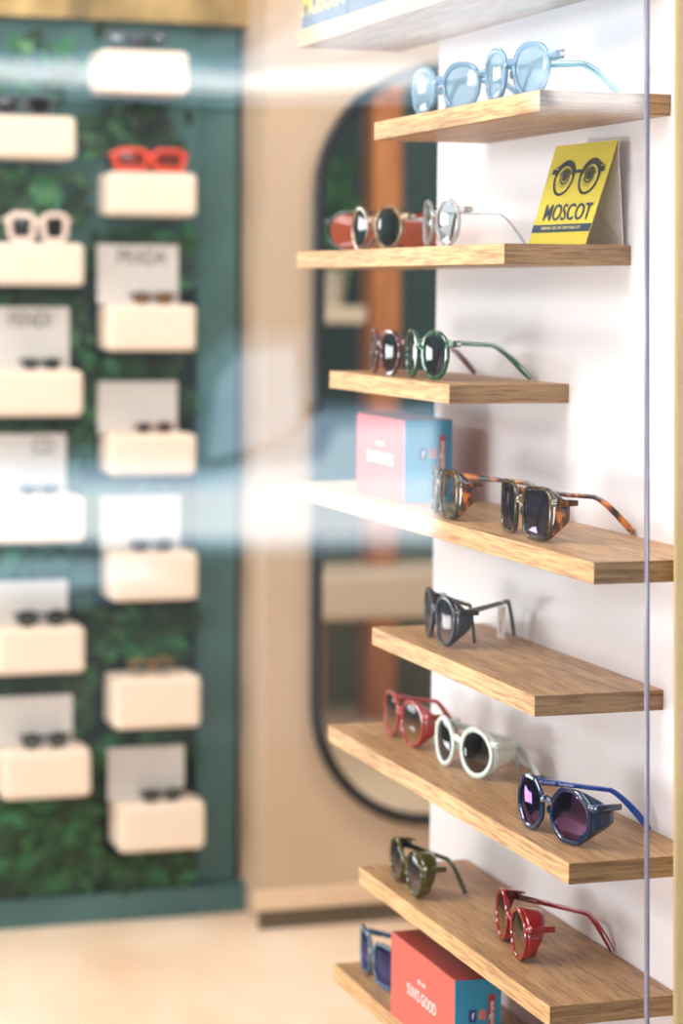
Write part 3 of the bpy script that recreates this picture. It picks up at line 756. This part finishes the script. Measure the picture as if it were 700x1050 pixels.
band(11, [(171.0, 238.3), (181.8, 257.8), (288.8, 263.0), (271.8, 246.5), (225.3, 232.9), (176.0, 224.8)], M['out_pale'], 1)
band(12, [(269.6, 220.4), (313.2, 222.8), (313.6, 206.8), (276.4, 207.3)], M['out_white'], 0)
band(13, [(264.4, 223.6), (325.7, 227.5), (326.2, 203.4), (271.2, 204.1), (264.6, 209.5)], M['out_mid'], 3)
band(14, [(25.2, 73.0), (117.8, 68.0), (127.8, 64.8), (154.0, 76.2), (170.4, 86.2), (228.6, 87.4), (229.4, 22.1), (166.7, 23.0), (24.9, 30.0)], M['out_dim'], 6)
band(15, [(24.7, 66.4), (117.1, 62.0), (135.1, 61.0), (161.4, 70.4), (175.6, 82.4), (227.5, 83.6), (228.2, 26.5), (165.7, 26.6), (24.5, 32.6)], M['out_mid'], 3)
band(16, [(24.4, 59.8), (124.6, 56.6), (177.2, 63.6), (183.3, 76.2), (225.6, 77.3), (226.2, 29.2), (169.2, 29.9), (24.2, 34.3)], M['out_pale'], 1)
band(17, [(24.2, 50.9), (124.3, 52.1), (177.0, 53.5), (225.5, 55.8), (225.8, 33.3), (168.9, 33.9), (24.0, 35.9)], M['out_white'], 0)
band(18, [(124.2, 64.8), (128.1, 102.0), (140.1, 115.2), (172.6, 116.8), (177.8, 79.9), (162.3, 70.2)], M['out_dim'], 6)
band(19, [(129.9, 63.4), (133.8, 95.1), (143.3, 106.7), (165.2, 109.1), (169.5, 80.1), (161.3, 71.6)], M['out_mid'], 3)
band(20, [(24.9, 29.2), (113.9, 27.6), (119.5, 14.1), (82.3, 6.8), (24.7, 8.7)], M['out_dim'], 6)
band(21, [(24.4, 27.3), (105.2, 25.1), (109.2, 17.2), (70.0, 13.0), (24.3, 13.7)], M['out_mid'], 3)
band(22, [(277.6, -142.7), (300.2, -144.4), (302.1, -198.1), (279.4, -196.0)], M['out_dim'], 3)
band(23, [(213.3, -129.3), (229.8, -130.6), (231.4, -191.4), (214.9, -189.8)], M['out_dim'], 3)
# ------------------------------------------------------------------ unseen roof added above the shop to keep the sun out
struct('sun_blocking_roof', (-700, 203, 270), (700, 700, 280), M['ceiling'])

# ------------------------------------------------------------------ light
def area(name, loc, aim, sx, sy, power, col=(1, 1, 1)):
    l = bpy.data.lights.new(name, 'AREA'); l.shape = 'RECTANGLE'; l.size = sx*S; l.size_y = sy*S; l.energy = power; l.color = col
    o = bpy.data.objects.new(name, l); COL.objects.link(o); o.location = Vector(loc)*S
    d = Vector(aim)-Vector(loc); o.rotation_euler = d.to_track_quat('-Z', 'Y').to_euler()
area('ceiling_softbox', (-130, 262, 255), (-15, 262, 90), 90, 110, 43, (1, .97, .94))
area('left_fill_upper', (-330, 290, 205), (0, 265, 110), 180, 45, 36, (.96, .98, 1))  # added fill light, brightens the shelf edges and shows in the lenses
area('left_fill_lower', (-330, 290, 70), (0, 265, 100), 180, 45, 44, (.96, .98, 1))  # second added fill, lifts the lower part of the white wall
area('back_ceiling', (-10, 400, 250), (0, 470, 80), 160, 60, 18, (1, .96, .91))
area('rear_room', (150, 330, 255), (110, 300, 0), 120, 100, 34, (1, .96, .9))
area('street_daylight', (-90, -70, 330), (-10, 260, 80), 200, 160, 62, (.92, .96, 1))
for k, z in enumerate((178, 150, 120, 62, 30)):  # unseen area lights added to put bright bands in the lenses
    area('lens_highlight_%d' % k, (-98, 462, z), (-12, 270, 90+(z-90)*.3), 70, 13, 2.6, (.97, .98, 1))
sun = bpy.data.lights.new('sun', 'SUN'); sun.energy = 16.5; sun.angle = R(2)
so = bpy.data.objects.new('sun', sun); COL.objects.link(so); so.rotation_euler = Vector((.1, -1, -.62)).to_track_quat('-Z', 'Y').to_euler()
w = bpy.data.worlds.new('World'); bpy.context.scene.world = w; w.use_nodes = True
nt = w.node_tree; bg = nt.nodes['Background'] if 'Background' in nt.nodes else nt.nodes.new('ShaderNodeBackground')
bg.inputs[0].default_value = (.82, .9, 1, 1); bg.inputs[1].default_value = .7

# ------------------------------------------------------------------ camera
cam = bpy.data.cameras.new('camera'); co = bpy.data.objects.new('camera', cam); COL.objects.link(co)
r = Vector((0.95089942, -0.30939408, 0.00809932)); u = Vector((0.02109439, 0.09089583, 0.99563697)); fw = Vector((0.30878037, 0.94657977, -0.09295928))
co.matrix_world = Matrix(((r.x, u.x, -fw.x, -111.537*S), (r.y, u.y, -fw.y, 0), (r.z, u.z, -fw.z, 132*S), (0, 0, 0, 1)))
cam.sensor_fit = 'HORIZONTAL'; cam.sensor_width = 24; cam.lens = 2438.07/700*24
cam.dof.use_dof = True; cam.dof.focus_distance = 2.56; cam.dof.aperture_fstop = 3.4
cam.clip_start = .05; cam.clip_end = 60
sc = bpy.context.scene; sc.camera = co
sc.view_settings.view_transform = 'Standard'; sc.view_settings.look = 'None'; sc.view_settings.exposure = 0
sc.cycles.max_bounces = 12; sc.cycles.transparent_max_bounces = 24
sc.cycles.sample_clamp_indirect = 6
